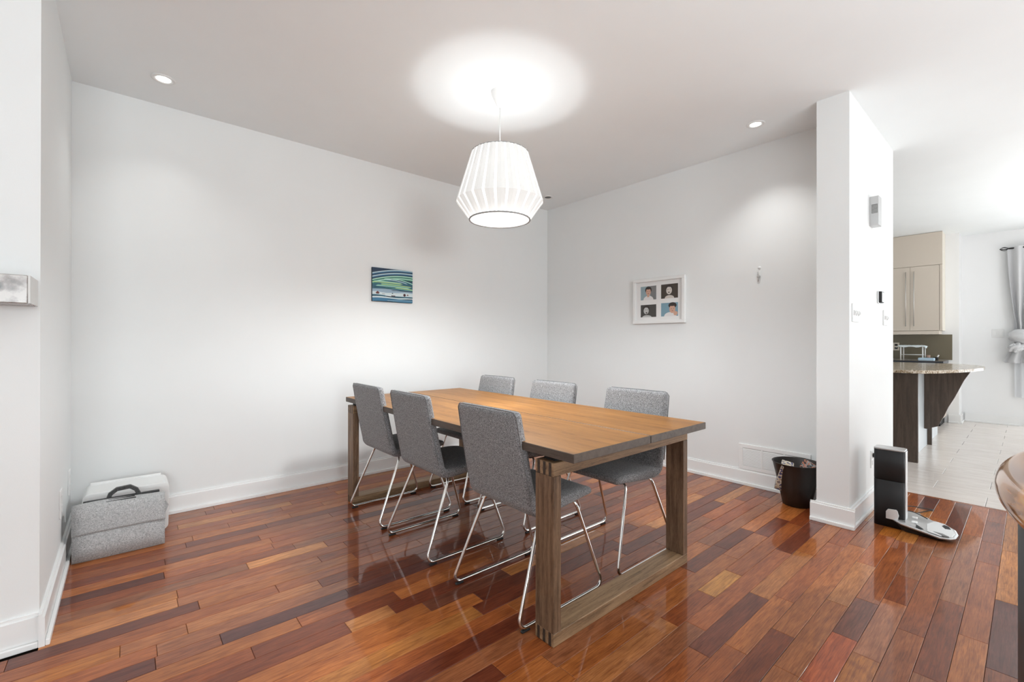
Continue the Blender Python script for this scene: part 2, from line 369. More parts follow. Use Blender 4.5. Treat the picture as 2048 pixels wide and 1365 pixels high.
for a, b, c in NOTE:
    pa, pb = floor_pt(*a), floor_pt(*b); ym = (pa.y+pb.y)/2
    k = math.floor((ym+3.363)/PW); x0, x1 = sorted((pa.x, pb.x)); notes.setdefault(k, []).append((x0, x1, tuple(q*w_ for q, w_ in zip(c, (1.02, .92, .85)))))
planks = []
k0 = math.floor((YR+3.363)/PW); k1 = math.ceil((0+3.363)/PW)
for k in range(k0, k1):
    ya = -3.363+k*PW; yb = min(ya+PW, -.005); ya = max(ya, YR)
    if yb-ya < .01: continue
    xl = XLL if yb < YF-.03 else XL
    cur = []; 
    for (a, b, c) in sorted(notes.get(k, [])):
        if cur and a < cur[-1][1]: a = cur[-1][1]
        if b-a > .15: cur.append((max(a, xl), min(b, .74), c))
    x = xl; segs = []
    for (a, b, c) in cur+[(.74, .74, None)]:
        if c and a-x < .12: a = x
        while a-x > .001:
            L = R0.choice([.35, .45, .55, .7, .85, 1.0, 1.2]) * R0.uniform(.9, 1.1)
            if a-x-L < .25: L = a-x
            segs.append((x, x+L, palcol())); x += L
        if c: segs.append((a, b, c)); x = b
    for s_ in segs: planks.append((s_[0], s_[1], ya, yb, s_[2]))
planks.append((.74, .775, YR, YP, (.26, .085, .032)))   # threshold strip
def plank_mesh(mb, x0, x1, y0, y1, m, z=0, g=GAP, th=.014, bv=.0012):
    x0 += g/2; x1 -= g/2; y0 += g/2; y1 -= g/2
    vs = [(x0, y0, z-th), (x1, y0, z-th), (x1, y1, z-th), (x0, y1, z-th), (x0, y0, z-bv), (x1, y0, z-bv), (x1, y1, z-bv), (x0, y1, z-bv),
          (x0+bv, y0+bv, z), (x1-bv, y0+bv, z), (x1-bv, y1-bv, z), (x0+bv, y1-bv, z)]
    mb.add(vs, [(0, 1, 5, 4), (1, 2, 6, 5), (2, 3, 7, 6), (3, 0, 4, 7), (4, 5, 9, 8), (5, 6, 10, 9), (6, 7, 11, 10), (7, 4, 8, 11), (8, 9, 10, 11)], m)
def score(x0, x1, y0, y1):
    ins = 0
    for i in range(7):
        p = (x0+(x1-x0)*i/6, (y0+y1)/2, 0); u, v, z = proj(p)
        if z > .3 and 0 < u < 2048 and v < 1365: ins += 1/z**3
    return ins*(x1-x0)
vis = sorted(planks, key=lambda q: -score(*q[:4]))
single = [q for q in vis[:296] if score(*q[:4]) > 0]; rest = [q for q in planks if q not in single]
for q in single:
    mb = MB(); cx, cy = (q[0]+q[1])/2, (q[2]+q[3])/2
    plank_mesh(mb, q[0]-cx, q[1]-cx, q[2]-cy, q[3]-cy, 'plank')
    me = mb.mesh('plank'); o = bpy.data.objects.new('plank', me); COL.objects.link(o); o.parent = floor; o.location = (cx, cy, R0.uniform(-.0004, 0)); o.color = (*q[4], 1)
mb = MB()
for q in rest: plank_mesh(mb, *q[:4], 'plank_far')
tag(mb.build('plank_field', floor, fix=False), kind='stuff')
# ---------------------------------------------------------------- kitchen tile floor
kf = struct('floor', MB().box(.775, YR, -.12, XFAR, -.5, -.012, 'grout'))
TX = .2845; i = 0; far = MB(); ti = 0
x = .779
while x < XFAR-.02:
    xe = min(x+TX, XFAR); y = (-3.591 if i % 2 == 0 else -3.292)-.6*8
    while y < -.5:
        a, b = max(y, YR), min(y+.6, -.5)
        if b-a > .03:
            if b > -4.4 and a < -2.4:
                mb = MB(); cx, cy = (x+xe)/2, (a+b)/2
                plank_mesh(mb, x-cx, xe-cx, a-cy, b-cy, 'tile', g=.0025, th=.012)
                o = bpy.data.objects.new('tile', mb.mesh('tile')); COL.objects.link(o); o.parent = kf; o.location = (cx, cy, 0); ti += 1
            else: plank_mesh(far, x, xe, a, b, 'tile', g=.004, th=.012)
        y += .6
    x += TX; i += 1
tag(far.build('tile_field', kf, fix=False), kind='stuff')
# ---------------------------------------------------------------- kitchen door behind the curtain
dr = struct('door_1', MB().box(XFAR+.02, -3.93, 0, XFAR+.10, -3.85, 2.15, 'trim').box(XFAR+.02, -5.65, 0, XFAR+.10, -5.57, 2.15, 'trim').box(XFAR+.02, -5.57, 2.07, XFAR+.10, -3.93, 2.15, 'trim').box(XFAR+.02, -5.57, 0, XFAR+.10, -3.93, .10, 'trim').box(XFAR+.03, -4.79, .10, XFAR+.09, -4.71, 2.07, 'trim'))
struct('trim_1', MB().box(XFAR-.02, -3.85, 0, XFAR, -3.76, 2.22, 'trim').box(XFAR-.02, -5.74, 0, XFAR, -5.65, 2.22, 'trim').box(XFAR-.02, -5.65, 2.15, XFAR, -3.85, 2.22, 'trim'))
# ================================================================== TABLE
TX0, TX1, TY0, TY1 = -2.622, -1.622, -2.730, -.532; TZ = .760; TT = .034
tb = thing('dining_table', (-2.122, -1.631, 0), 'long honey-brown oak dining table with two-board top on square sled legs', 'table')
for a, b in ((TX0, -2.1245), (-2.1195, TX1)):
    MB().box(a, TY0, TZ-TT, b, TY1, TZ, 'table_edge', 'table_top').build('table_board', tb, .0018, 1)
for fy in (-2.618, -.642):
    y0, y1 = fy, fy+.10
    xa, xb = -2.610, -1.594
    MB().box(xa, y0, .0, xb, y1, .050, 'table_leg_h').build('floor_rail', tb, .002, 1)
    MB().box(xa, y0, .650, xb, y1, .702, 'table_leg_h').build('top_rail', tb, .002, 1)
    MB().box(xa+.03, y0+.02, .702, xb-.03, y1-.02, TZ-TT, 'black').build('spacer', tb)
    for x0 in (xa, xb-.043):
        lg = MB().box(x0, y0, .050, x0+.043, y1, .650, 'table_leg_v').build('leg', tb, .002, 1)
        for z0, z1 in ((.0005, .0505), (.6495, .7015)):
            for q in range(3):
                yy = y0+.012+q*.031
                xo = x0-.0006 if x0 < -2 else x0+.0430
                MB().box(xo, yy, z0, xo+.0006, yy+.014, z1, 'joint').build('finger_joint', lg)
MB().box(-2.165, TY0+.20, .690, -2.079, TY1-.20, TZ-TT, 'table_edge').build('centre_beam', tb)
# ================================================================== CHAIRS
def rrect(c, t, n, wdt, thk, r, seg=5):
    # rounded rectangle ring: centre c(x,z), normal n(x,z), width along y, thickness along normal
    pts = []; hw, ht = wdt/2, thk/2; r = min(r, ht*.98, hw)
    for sx, sy, a0 in ((1, 1, 0), (-1, 1, 90), (-1, -1, 180), (1, -1, 270)):
        for k in range(seg+1):
            a = math.radians(a0+90*k/seg); py = sx*(hw-r)+r*math.cos(a); pn = sy*(ht-r)+r*math.sin(a)
            pts.append((c[0]+n[0]*pn, py, c[1]+n[1]*pn))
    return pts
def sweep(path, widths, thick, capA=True, capB=True, rb=.03):
    # smooth path by Catmull-Rom
    P_ = [Vector((a, b)) for a, b in path]; out = []; N = len(P_)
    def cr(p0, p1, p2, p3, t): return .5*((2*p1)+(-p0+p2)*t+(2*p0-5*p1+4*p2-p3)*t*t+(-p0+3*p1-3*p2+p3)*t**3)
    for i in range(N-1):
        p0, p1, p2, p3 = P_[max(i-1, 0)], P_[i], P_[i+1], P_[min(i+2, N-1)]
        for k in range(4):
            t = k/4; out.append((cr(p0, p1, p2, p3, t), (i+t)))
    out.append((P_[-1], N-1)); rings = []
    def lerp(arr, u): i = min(int(u), len(arr)-2); f = u-i; return arr[i]*(1-f)+arr[i+1]*f
    def frame(i):
        a = out[max(i-1, 0)][0]; b = out[min(i+1, len(out)-1)][0]; d = (b-a).normalized(); return d, Vector((-d.y, d.x))
    M_ = len(out)
    d, n = frame(0)
    if capA:
        for f in (1.0, .85, .5, .2): rings.append(rrect(out[0][0]-d*(thick[0]*.5*math.sin(math.acos(1-f*.98) if False else math.pi/2*f)), d, n, lerp(widths, 0)-rb*1.2*f*f, max(thick[0]*math.cos(math.pi/2*f*.97), .003), .02))
    for i in range(M_):
        d, n = frame(i); u = out[i][1]; rings.append(rrect(out[i][0], d, n, lerp(widths, u), lerp(thick, u), .02))
    d, n = frame(M_-1)
    if capB:
        for f in (.2, .5, .85, 1.0): rings.append(rrect(out[-1][0]+d*(thick[-1]*.5*math.sin(math.pi/2*f)), d, n, widths[-1]-rb*1.2*f*f, max(thick[-1]*math.cos(math.pi/2*f*.97), .003), .02))
    return rings
def arc_pts(p0, p1, p2, r, seg=5):
    # fillet corner p1 between p0 and p2
    p0, p1, p2 = Vector(p0), Vector(p1), Vector(p2); a = (p0-p1).normalized(); b = (p2-p1).normalized()
    ang = a.angle(b); L = r/math.tan(ang/2); A = p1+a*L; B = p1+b*L; bis = (a+b).normalized(); Cc = p1+bis*(r/math.sin(ang/2)); out = []
    va, vb = (A-Cc), (B-Cc); tot = va.angle(vb)
    for k in range(seg+1):
        t = k/seg; out.append(Cc+(va*math.sin((1-t)*tot)+vb*math.sin(t*tot))/math.sin(tot))
    return out
def make_chair(label, group):
    t = thing('dining_chair', (0, 0, 0), label, 'chair', group)
    seat = [(.214, .462), (.15, .464), (.05, .459), (-.04, .452), (-.10, .448), (-.128, .449)]
    back = [(-.118, .447), (-.142, .455), (-.158, .475), (-.166, .51), (-.180, .57), (-.200, .67), (-.222, .78), (-.236, .858)]
    MB().loft(sweep(seat, [.415, .43, .44, .44, .435, .432], [.034, .044, .05, .052, .050, .048]), 'wool').build('seat', t)
    bk = MB().loft(sweep(back, [.434, .436, .438, .438, .436, .432, .424, .418], [.047, .049, .05, .048, .046, .045, .044, .042], rb=.035), 'wool').build('backrest', t)
    # piping around the rear edge of the backrest top
    pts = []
    for s_, arr in ((-1, back[3:]), (1, list(reversed(back[3:])))):
        for (x, z) in arr: pts.append((x-.016, s_*(.2195-.012*(z-.5)/.4), z))
        if s_ == -1: pts += [(-.254, -.196, .8745), (-.256, -.185, .8785), (-.2565, 0, .8795), (-.256, .185, .8785), (-.254, .196, .8745)]
    MB().tube(pts, .0028, 'piping', 6).build('piping', bk)
    # continuous chrome sled frame
    r = .0075; hf, ht = .235, .188; fz = .0095+.006
    cf = [(.270, hf, fz), (.126, ht, .436), (.126, -ht, .436), (.270, -hf, fz), (-.270, -hf, fz), (-.098, -ht, .424), (-.098, ht, .424), (-.270, hf, fz)]
    loop = []
    for i in range(8):
        rad = .032 if abs(cf[i][2]-fz) < 1e-6 else .045
        loop += arc_pts(cf[i-1], cf[i], cf[(i+1) % 8], rad)
    fr = MB().tube(loop, r, 'chrome', 12, True).build('sled_frame', t)
    for sx in (-.226, .226):
        for sy in (-hf, hf): MB().box(sx-.022, sy-.008, 0, sx+.022, sy+.008, .0095, 'black_plastic').build('floor_glide', fr, .003, 1)
    MB().box(-.12, -.17, .427, .15, .17, .434, 'black_plastic').build('seat_pan', t, .002, 1)
    return t
GRP_L = 'grey chairs along the long table side facing the right wall'; GRP_R = 'grey chairs along the long table side near the right wall'
ch = make_chair('nearest grey wool sled chair on the left table side beside the front leg', GRP_L)
place = [(-2.397, -2.240, 0, None, GRP_L), (-2.398, -1.527, 0, 'middle grey wool sled chair of the three on the left table side', GRP_L),
         (-2.396, -.945, 0, 'farthest grey wool sled chair on the left table side, beside the far table leg', GRP_L),
         (-1.755, -2.250, math.pi, 'nearest grey wool sled chair on the far table side, right of its two mates', GRP_R),
         (-1.755, -1.565, math.pi, 'middle grey wool sled chair of the three on the far table side', GRP_R),
         (-1.758, -.925, math.pi, 'farthest grey wool sled chair on the far table side, closest to the room corner', GRP_R)]
for i, (x, y, rz, lb, g) in enumerate(place):
    o = ch if i == 0 else copy_tree(ch)
    o.location = (x, y, 0); o.rotation_euler = (0, 0, rz)
    if lb: o['label'] = lb
    o['group'] = g
# ================================================================== PENDANT LAMP
LX, LY = -2.054, -1.611
pl = thing('pendant_lamp', (LX, LY, H), 'large white pleated pendant lamp glowing above the dining table', 'lamp')
MB().lathe([(.0, -.102), (.010, -.100), (.022, -.085), (.040, -.050), (.054, -.020), (.058, -.002), (.058, 0)], 'white_plastic', (LX, LY, H), 32).build('ceiling_cup', pl)
MB().tube([(LX, LY, H-.09), (LX, LY, 2.148)], .0035, 'white_plastic', 8).build('cord', pl)
NP = 24; prof = [(.178, 2.352), (.272, 2.046), (.190, 1.934)]
sh = MB()
def pt(r, a, z): return (LX+r*math.cos(a), LY+r*math.sin(a), z)
root_sh = MB().lathe([(.180, 2.350), (.180, 2.355), (.176, 2.355), (.176, 2.350)], 'lamp_wire', (LX, LY, 0), 48, cap=False).build('shade_frame', pl)
MB().tube([pt(.190, 2*math.pi*k/48, 1.934) for k in range(48)], .0055, 'lamp_wire', 8, True).build('bottom_hoop', root_sh)
MB().tube([pt(.178, 2*math.pi*k/48, 2.353) for k in range(48)], .0030, 'lamp_wire', 8, True).build('top_hoop', root_sh)
for k in range(NP):
    a0 = 2*math.pi*(k+.11)/NP; a1 = 2*math.pi*(k+.89)/NP; am = (a0+a1)/2; d = 2*math.pi/NP*.11
    vs = []
    for (r, z) in prof: vs += [pt(r, a0, z), pt(r+.003, am, z), pt(r, a1, z)]
    MB().add(vs, [(0, 1, 4, 3), (1, 2, 5, 4), (3, 4, 7, 6), (4, 5, 8, 7)], 'shade').build('pleat', root_sh, fix=False)
    vs = []
    for (r, z) in prof: vs += [pt(r, a1, z), pt(r, a1+2*d, z)]
    MB().add(vs, [(0, 1, 3, 2), (2, 3, 5, 4)], 'shade_seam').build('pleat_seam', root_sh, fix=False)
MB().lathe([(.0, 1.936), (.186, 1.936)], 'diffuser', (LX, LY, 0), 48, False, False).build('diffuser', pl, fix=False)
MB().lathe([(.012, 2.150), (.022, 2.143), (.028, 2.125), (.022, 2.105), (.0, 2.096)], 'bulb', (LX, LY, 0), 20, cap=False).build('bulb', pl)
l = bpy.data.lights.new('pendant_glow', 'POINT'); l.energy = 6.5; l.color = (.95, .985, 1); l.shadow_soft_size = .02
o = bpy.data.objects.new('pendant_glow', l); COL.objects.link(o); o.location = (LX, LY, 2.175)
spot('pendant_downward_glow', (LX, LY, 1.925), 132, 172, .5, (.95, .985, 1), .15)
# ================================================================== DOWNLIGHTS
def downlight(x, y, label, on=True):
    t = thing('recessed_downlight', (x, y, H), label, 'ceiling light', 'recessed downlights of the ceiling')
    MB().lathe([(.036, -.0005), (.038, -.004), (.055, -.005), (.060, -.003), (.061, 0)], 'white_plastic', (x, y, H), 32, cap=False).build('trim_ring', t)
    MB().lathe([(.0, -.0015), (.036, -.0015)], 'bulb' if on else 'dark_grille', (x, y, H), 24, False, False).build('lens', t, fix=False)
    if on:
        s = spot('downlight_beam', (x, y, H-.02), 6 if x < -2 else 20, 104, .9)
    return t
downlight(-3.672, -.390, 'lit round downlight in the ceiling near the left wall')
downlight(-.390, -2.500, 'lit round downlight in the ceiling near the right pillar')
spot('living_downlight', (-2.5, -5.3, H-.03), 60, 140, .5, (1, .98, .95), .05)
downlight(-.350, -.355, 'unlit round downlight in the ceiling beside the lamp shade', False)
# ================================================================== WALL ART
def poly(mb, pts, m, y, sx=1):
    mb.add([(p[0], y, p[1]) for p in pts], [tuple(range(len(pts)))], m)
for n_, c in dict(navy=(.015, .035, .075), teal=(.03, .12, .17), deep=(.008, .02, .035), seag=(.16, .46, .36), mint=(.42, .72, .58), lime=(.48, .66, .24), snow=(.62, .72, .74), iceb=(.30, .42, .52), blue=(.04, .17, .30), rust=(.16, .04, .03), hut=(.07, .02, .025), pale=(.46, .62, .68), grn=(.05, .25, .16)).items():
    M['p_'+n_] = mat('paint_'+n_, c, .5)
pt_ = thing('painting', (-2.005, -.018, 1.67), 'small unframed canvas of green swirling sky over a snowy village on the left-hand wall', 'painting')
x0, z0, W_, H_ = -2.201, 1.522, .392, .300
MB().box(x0, -.022, z0, x0+W_, 0, z0+H_, 'p_deep').build('canvas', pt_, .002, 1)
art = MB(); yy = -.0224
def band(f, w, m, u0=0, u1=1, lay=0, n=22):
    P1 = []; P2 = []
    for k in range(n+1):
        u = u0+(u1-u0)*k/n; e = min(1, (u-u0)/.04 + (1 if u0 <= 0 else .15), (u1-u)/.06+(1 if u1 >= 1 else .15)); ww = (w(u) if callable(w) else w)*e
        v = f(u); P1.append((x0+W_*u, z0+H_*min(.995, max(.005, v-ww)))); P2.append((x0+W_*u, z0+H_*min(.995, max(.005, v+ww))))
    y = yy-lay*.00012
    for k in range(n): art.add([(P1[k][0], y, P1[k][1]), (P1[k+1][0], y, P1[k+1][1]), (P2[k+1][0], y, P2[k+1][1]), (P2[k][0], y, P2[k][1])], [(0, 1, 2, 3)], m)
band(lambda u: .69, .305, 'p_navy', lay=0)
band(lambda u: .53, .12, 'p_teal', lay=1); 
band(lambda u: .30, .12, 'p_iceb', lay=1)
for i, (h, k, m) in enumerate([(.93, .22, 'p_pale'), (.84, .24, 'p_pale'), (.75, .26, 'p_mint'), (.68, .27, 'p_mint')]):
    band(lambda u, h=h, k=k: h+.10*u-k*(u-.62)**2*1.0-.02, .016, m, lay=2)
    band(lambda u, h=h, k=k: h+.10*u-k*(u-.62)**2-.055, .012, 'p_blue' if i < 2 else 'p_grn', lay=2)
band(lambda u: .70-.45*(u-.5)**2, .013, 'p_mint', .28, 1, 3); band(lambda u: .665-.42*(u-.42)**2, .012, 'p_pale', .3, .87, 3)
for i, (v, m, a, b) in enumerate([(.60, 'p_mint', .04, .72), (.575, 'p_lime', 0, .75), (.545, 'p_seag', .2, .72), (.52, 'p_lime', .2, .98), (.495, 'p_seag', .1, .95), (.47, 'p_mint', .08, .92), (.445, 'p_lime', .55, 1), (.42, 'p_seag', .3, 1)]):
    band(lambda u, v=v: v-.06*(u-.3)**2, .010, m, a, b, 4)
band(lambda u: .385+.02*math.sin(u*5), .018, 'p_teal', lay=4); band(lambda u: .36-.01*u, .008, 'p_deep', .45, 1, 5)
band(lambda u: .235+.012*math.sin(u*9), .055, 'p_snow', lay=5); band(lambda u: .29+.01*math.sin(u*14), .012, 'p_iceb', .1, .6, 6)
band(lambda u: .17+.015*math.sin(u*7+1), .022, 'p_teal', 0, .35, 6); band(lambda u: .165, .018, 'p_teal', .45, 1, 6)
band(lambda u: .125+.012*math.sin(u*8), .02, 'p_snow', lay=6)
band(lambda u: .055+.012*math.sin(u*6), .048, 'p_blue', lay=7)
for k in range(5): band(lambda u, k=k: .02+.018*k+.02*math.sin(u*5+k)-.03*u, .004, 'p_pale' if k % 2 else 'p_teal', .35, 1, 8)
def rect(u0, v0, u1, v1, m, lay=9): 
    y = yy-lay*.00012; art.add([(x0+W_*u0, y, z0+H_*v0), (x0+W_*u1, y, z0+H_*v0), (x0+W_*u1, y, z0+H_*v1), (x0+W_*u0, y, z0+H_*v1)], [(0, 1, 2, 3)], m)
def tri(u0, v0, u1, v1, m, lay=10):
    y = yy-lay*.00012; art.add([(x0+W_*u0, y, z0+H_*v0), (x0+W_*u1, y, z0+H_*v0), (x0+W_*(u0+u1)/2, y, z0+H_*v1)], [(0, 1, 2)], m)
tri(.07, .25, .18, .31, 'p_rust'); rect(.09, .225, .16, .25, 'p_hut'); rect(.455, .17, .555, .20, 'p_hut'); tri(.455, .20, .52, .27, 'p_snow', 11); rect(.47, .25, .5, .275, 'p_deep', 11)
y = yy-.0013; art.add([(x0+W_*(.79+.032*math.cos(a/8*math.pi)), y, z0+H_*(.235+.045*math.sin(a/8*math.pi))) for a in range(16)], [tuple(range(16))], 'p_hut')
tri(.84, .225, .9, .27, 'p_rust'); rect(.23, .225, .3, .235, 'p_rust')
art.build('painted_face', pt_, fix=False)
# photo frame on the right wall
fr = thing('picture_frame', (0, -1.493, 1.558), 'white frame holding four small portrait prints of a child on the right-hand wall', 'picture frame')
fy0, fy1, fz0, fz1 = -1.765, -1.223, 1.341, 1.776; fw_ = .030; D = .032
for y0, y1, z0_, z1_ in ((fy0, fy1, fz1-fw_, fz1), (fy0, fy1, fz0, fz0+fw_), (fy0, fy0+fw_, fz0+fw_, fz1-fw_), (fy1-fw_, fy1, fz0+fw_, fz1-fw_)):
    MB().box(-D, y0, z0_, 0, y1, z1_, 'white_plastic').build('frame_bar', fr, .002, 1)
M['mat_board'] = mat('mat_board', (.80, .79, .78), .8)
MB().box(-.014, fy0+fw_, fz0+fw_, -.004, fy1-fw_, fz1-fw_, 'mat_board').build('mat_board', fr)
for n_, c in dict(bg1=(.28, .38, .42), bg1b=(.20, .20, .20), bg2=(.055, .04, .03), bg3=(.06, .055, .05), bg4=(.20, .34, .42), hair=(.035, .025, .022), skin=(.62, .36, .26), skinbw=(.62, .57, .52), skinbw2=(.5, .5, .49), lips=(.35, .10, .08), mouth=(.06, .045, .04), shirt=(.74, .71, .70), shade=(.25, .2, .17)).items():
    M['ph_'+n_] = mat('print_'+n_, c, .35)
def ell(mb, cy, cz, ry, rz, m, x, a0=0, a1=360, n=20):
    pts = [(x, cy+ry*math.cos(math.radians(a0+(a1-a0)*k/n)), cz+rz*math.sin(math.radians(a0+(a1-a0)*k/n))) for k in range(n+(0 if a1-a0 == 360 else 1))]
    mb.add(pts, [tuple(range(len(pts)))], m)
def px2wall(u, v):
    d = FW+RT*((u-1024)/896.466)-UP*((v-682.5)/896.466); t = (-.0142-CAMP.x)/d.x; p = CAMP+d*t; return p.y, p.z
def photo(u0, v0, u1, v1, kind):
    (ya, za), (yb, zb_) = px2wall(u0, v0), px2wall(u1, v1)
    yl, yr = ya, yb; ht = za-zb_; wd = yl-yr
    zc = (za+zb_)/2; zt_ = zc+ht/2; zb2 = zc-ht/2; X = -.0143
    m = MB()
    def q(ua, va, ub, vb, mm, lay): m.add([(X-lay*.0001, yl-wd*ua, zb2+ht*va), (X-lay*.0001, yl-wd*ub, zb2+ht*va), (X-lay*.0001, yl-wd*ub, zb2+ht*vb), (X-lay*.0001, yl-wd*ua, zb2+ht*vb)], [(0, 1, 2, 3)], mm)
    def e(cu, cv, ru, rv, mm, lay, a0=0, a1=360): ell(m, yl-wd*cu, zb2+ht*cv, wd*ru, ht*rv, mm, X-lay*.0001, a0, a1)
    if kind == 0:
        q(0, 0, 1, 1, 'ph_bg1', 0); q(.62, 0, 1, 1, 'ph_bg1b', 1); e(.5, .0, .32, .30, 'ph_shirt', 2, 0, 180); q(.42, .2, .56, .4, 'ph_skin', 3)
        e(.5, .72, .21, .26, 'ph_hair', 4); e(.5, .58, .155, .27, 'ph_skin', 5); e(.5, .86, .17, .10, 'ph_hair', 6); e(.5, .46, .05, .02, 'ph_lips', 6); e(.44, .62, .02, .02, 'ph_hair', 6); e(.56, .62, .02, .02, 'ph_hair', 6)
    elif kind == 1:
        q(0, 0, 1, 1, 'ph_bg2', 0); e(.50, .0, .28, .22, 'ph_skinbw', 2, 0, 180); e(.49, .72, .22, .24, 'ph_hair', 3); e(.48, .55, .17, .27, 'ph_skinbw', 4); e(.50, .86, .14, .07, 'ph_hair', 5); e(.47, .42, .06, .035, 'ph_mouth', 5); e(.41, .62, .03, .02, 'ph_mouth', 5); e(.55, .63, .03, .02, 'ph_mouth', 5)
    elif kind == 2:
        q(0, 0, 1, 1, 'ph_bg3', 0); e(.40, .0, .30, .16, 'ph_skinbw2', 2, 0, 180); e(.36, .72, .22, .24, 'ph_hair', 3); e(.36, .52, .165, .28, 'ph_skinbw2', 4); e(.38, .86, .15, .08, 'ph_hair', 5); e(.38, .35, .05, .06, 'ph_mouth', 5); e(.30, .60, .03, .02, 'ph_mouth', 5); e(.43, .60, .03, .02, 'ph_mouth', 5)
    else:
        q(0, 0, 1, 1, 'ph_bg4', 0); e(.55, .0, .36, .30, 'ph_shirt', 2, 0, 180); e(.68, .80, .24, .22, 'ph_hair', 3); e(.67, .52, .175, .30, 'ph_skin', 4); e(.68, .86, .19, .12, 'ph_hair', 5); e(.86, .2, .12, .16, 'ph_skin', 5); e(.62, .55, .02, .02, 'ph_hair', 6); e(.75, .56, .02, .02, 'ph_hair', 6); e(.68, .40, .05, .02, 'ph_lips', 6)
    return m.build('portrait_print', fr, fix=False)
photo(1281.5, 574.5, 1312.5, 599, 0); photo(1322.2, 570, 1356, 595.5, 1); photo(1281.5, 611, 1312.5, 634, 2); photo(1322.2, 607, 1356, 632, 3)
# small white adhesive hook
hk = thing('wall_hook', (0, -2.383, 1.70), 'tiny white adhesive hook with a grey metal tip high on the right-hand wall', 'hook')
MB().lathe([(0, .006), (.010, .005), (.013, 0)], 'white_plastic', (0, 0, 0), 16, cap=False).build('button', hk).location = (-.006, 0, .055)
hk.children[0].rotation_euler = (0, math.radians(-90), 0)
MB().box(-.006, -2.390, 1.690, 0, -2.376, 1.735, 'white_plastic').build('backplate', hk, .002, 1)
MB().tube([(-.010, -2.372, 1.728), (-.012, -2.378, 1.712), (-.013, -2.382, 1.690), (-.013, -2.380, 1.665), (-.011, -2.377, 1.650)], .0035, 'grey_plastic', 8).build('tip', hk)
MB().box(-.017, -2.392, 1.683, -.004, -2.369, 1.698, 'grey_plastic').build('crossbar', hk, .002, 1)
# air vent
vt = thing('air_vent', (0, -2.484, .125), 'white louvred return-air grille above the skirting behind the waste bin', 'vent')
vy0, vy1, vz0, vz1 = -2.740, -2.228, .127, .331
MB().box(-.004, vy0+.02, vz0+.02, -.001, vy1-.02, vz1-.02, 'grey_plastic').build('backing', vt)
for a, b, c, d in ((vy0, vy1, vz1-.030, vz1), (vy0, vy1, vz0, vz0+.030), (vy0, vy0+.032, vz0+.03, vz1-.03), (vy1-.032, vy1, vz0+.03, vz1-.03), (-2.410+.0, -2.398, vz0+.03, vz1-.03), (-2.570, -2.558, vz0+.03, vz1-.03)):
    MB().box(-.010, a, c, 0, b, d, 'trim').build('grille_frame', vt, .0012, 1)
cols = [(-2.398, vy1-.032), (-2.558, -2.410), (vy0+.032, -2.570)]
for a, b in cols:
    mb = MB(); n = 14
    for k in range(n):
        z = vz0+.034+k*(vz1-vz0-.066)/n
        mb.add([(-.0095, a, z), (-.0095, b, z), (-.003, b, z+.0085), (-.003, a, z+.0085), (-.0085, a, z-.0015), (-.0085, b, z-.0015)], [(0, 1, 2, 3), (0, 4, 5, 1)], 'trim')
    tag(mb.build('louvre_bank', vt, fix=False), kind='stuff')
# ================================================================== WALL DEVICES on the partition
def on_wall(x0, x1, z0, z1, d, m, name, par, y=YP, bev=.002): return MB().box(x0, y-d, z0, x1, y, z1, m).build(name, par, bev, 2)
cm = thing('door_chime', (.168, YP, 2.085), 'grey box door chime with a square grille high on the pillar wall', 'door chime')
on_wall(.123, .215, 1.985, 2.190, .052, 'silver', 'housing', cm, bev=.004)
MB().box(.1222, YP-.046, 2.070, .123, YP-.012, 2.132, 'dark_grille').build('side_grille', cm)
for k in range(6): MB().box(.1214, YP-.044, 2.074+k*.0095, .1222, YP-.014, 2.078+k*.0095, 'grey_plastic').build('grille_bar', cm)
th = thing('thermostat', (.40, YP, 1.5), 'round-cornered silver and black thermostat on the pillar wall above the far switch', 'thermostat')
on_wall(.365, .455, 1.455, 1.545, .010, 'silver_light', 'backplate', th, bev=.004)
on_wall(.368, .452, 1.458, 1.542, .028, 'black_plastic', 'display', th, bev=.008)
on_wall(.372, .448, 1.462, 1.538, .031, 'silver', 'bezel', th, bev=.008)
def switch(x0, x1, n, label):
    t = thing('light_switch', ((x0+x1)/2, YP, 1.355), label, 'light switch')
    on_wall(x0, x1, 1.297, 1.413, .008, 'white_plastic', 'faceplate', t)
    for k in range(n):
        c = x0+(x1-x0)*(k+.5)/n
        MB().prism([(YP-.008, 1.335), (YP-.022, 1.352), (YP-.020, 1.362), (YP-.008, 1.372)], c-.009, c+.009, 'white_plastic', 'x').build('toggle', t, .001, 1)
    return t
switch(-.357, -.195, 3, 'white three-toggle switch plate near the pillar edge')
switch(.560, .700, 2, 'white two-toggle switch plate below the thermostat')
def outlet(loc, nx, ny, label, w_=.075, h_=.12):
    t = thing('wall_outlet', loc, label, 'outlet'); x, y, z = loc
    def b(a0, a1, z0, z1, d0, d1, m, nm):
        if nx: xs = sorted((x+nx*d0, x+nx*d1)); MB().box(xs[0], y+a0, z0, xs[1], y+a1, z1, m).build(nm, t, .0012, 1)
        else: ys = sorted((y+ny*d0, y+ny*d1)); MB().box(x+a0, ys[0], z0, x+a1, ys[1], z1, m).build(nm, t, .0012, 1)
    b(-w_/2, w_/2, z-h_/2, z+h_/2, 0, .007, 'white_plastic', 'faceplate')
    for s_ in (-.026, .026): b(-.017, .017, z+s_-.016, z+s_+.016, .007, .010, 'white_plastic', 'socket')
    return t
outlet((XL, -.60, .345), 1, 0, 'white outlet plate on the left wall, nearer the camera', .075, .14)
outlet((XL, -.15, .345), 1, 0, 'white outlet plate on the left wall, nearer the corner above the felt bag', .075, .14)
ot = outlet((.19, YP, .335), 0, -1, 'white outlet plate on the pillar wall beside the black tower')
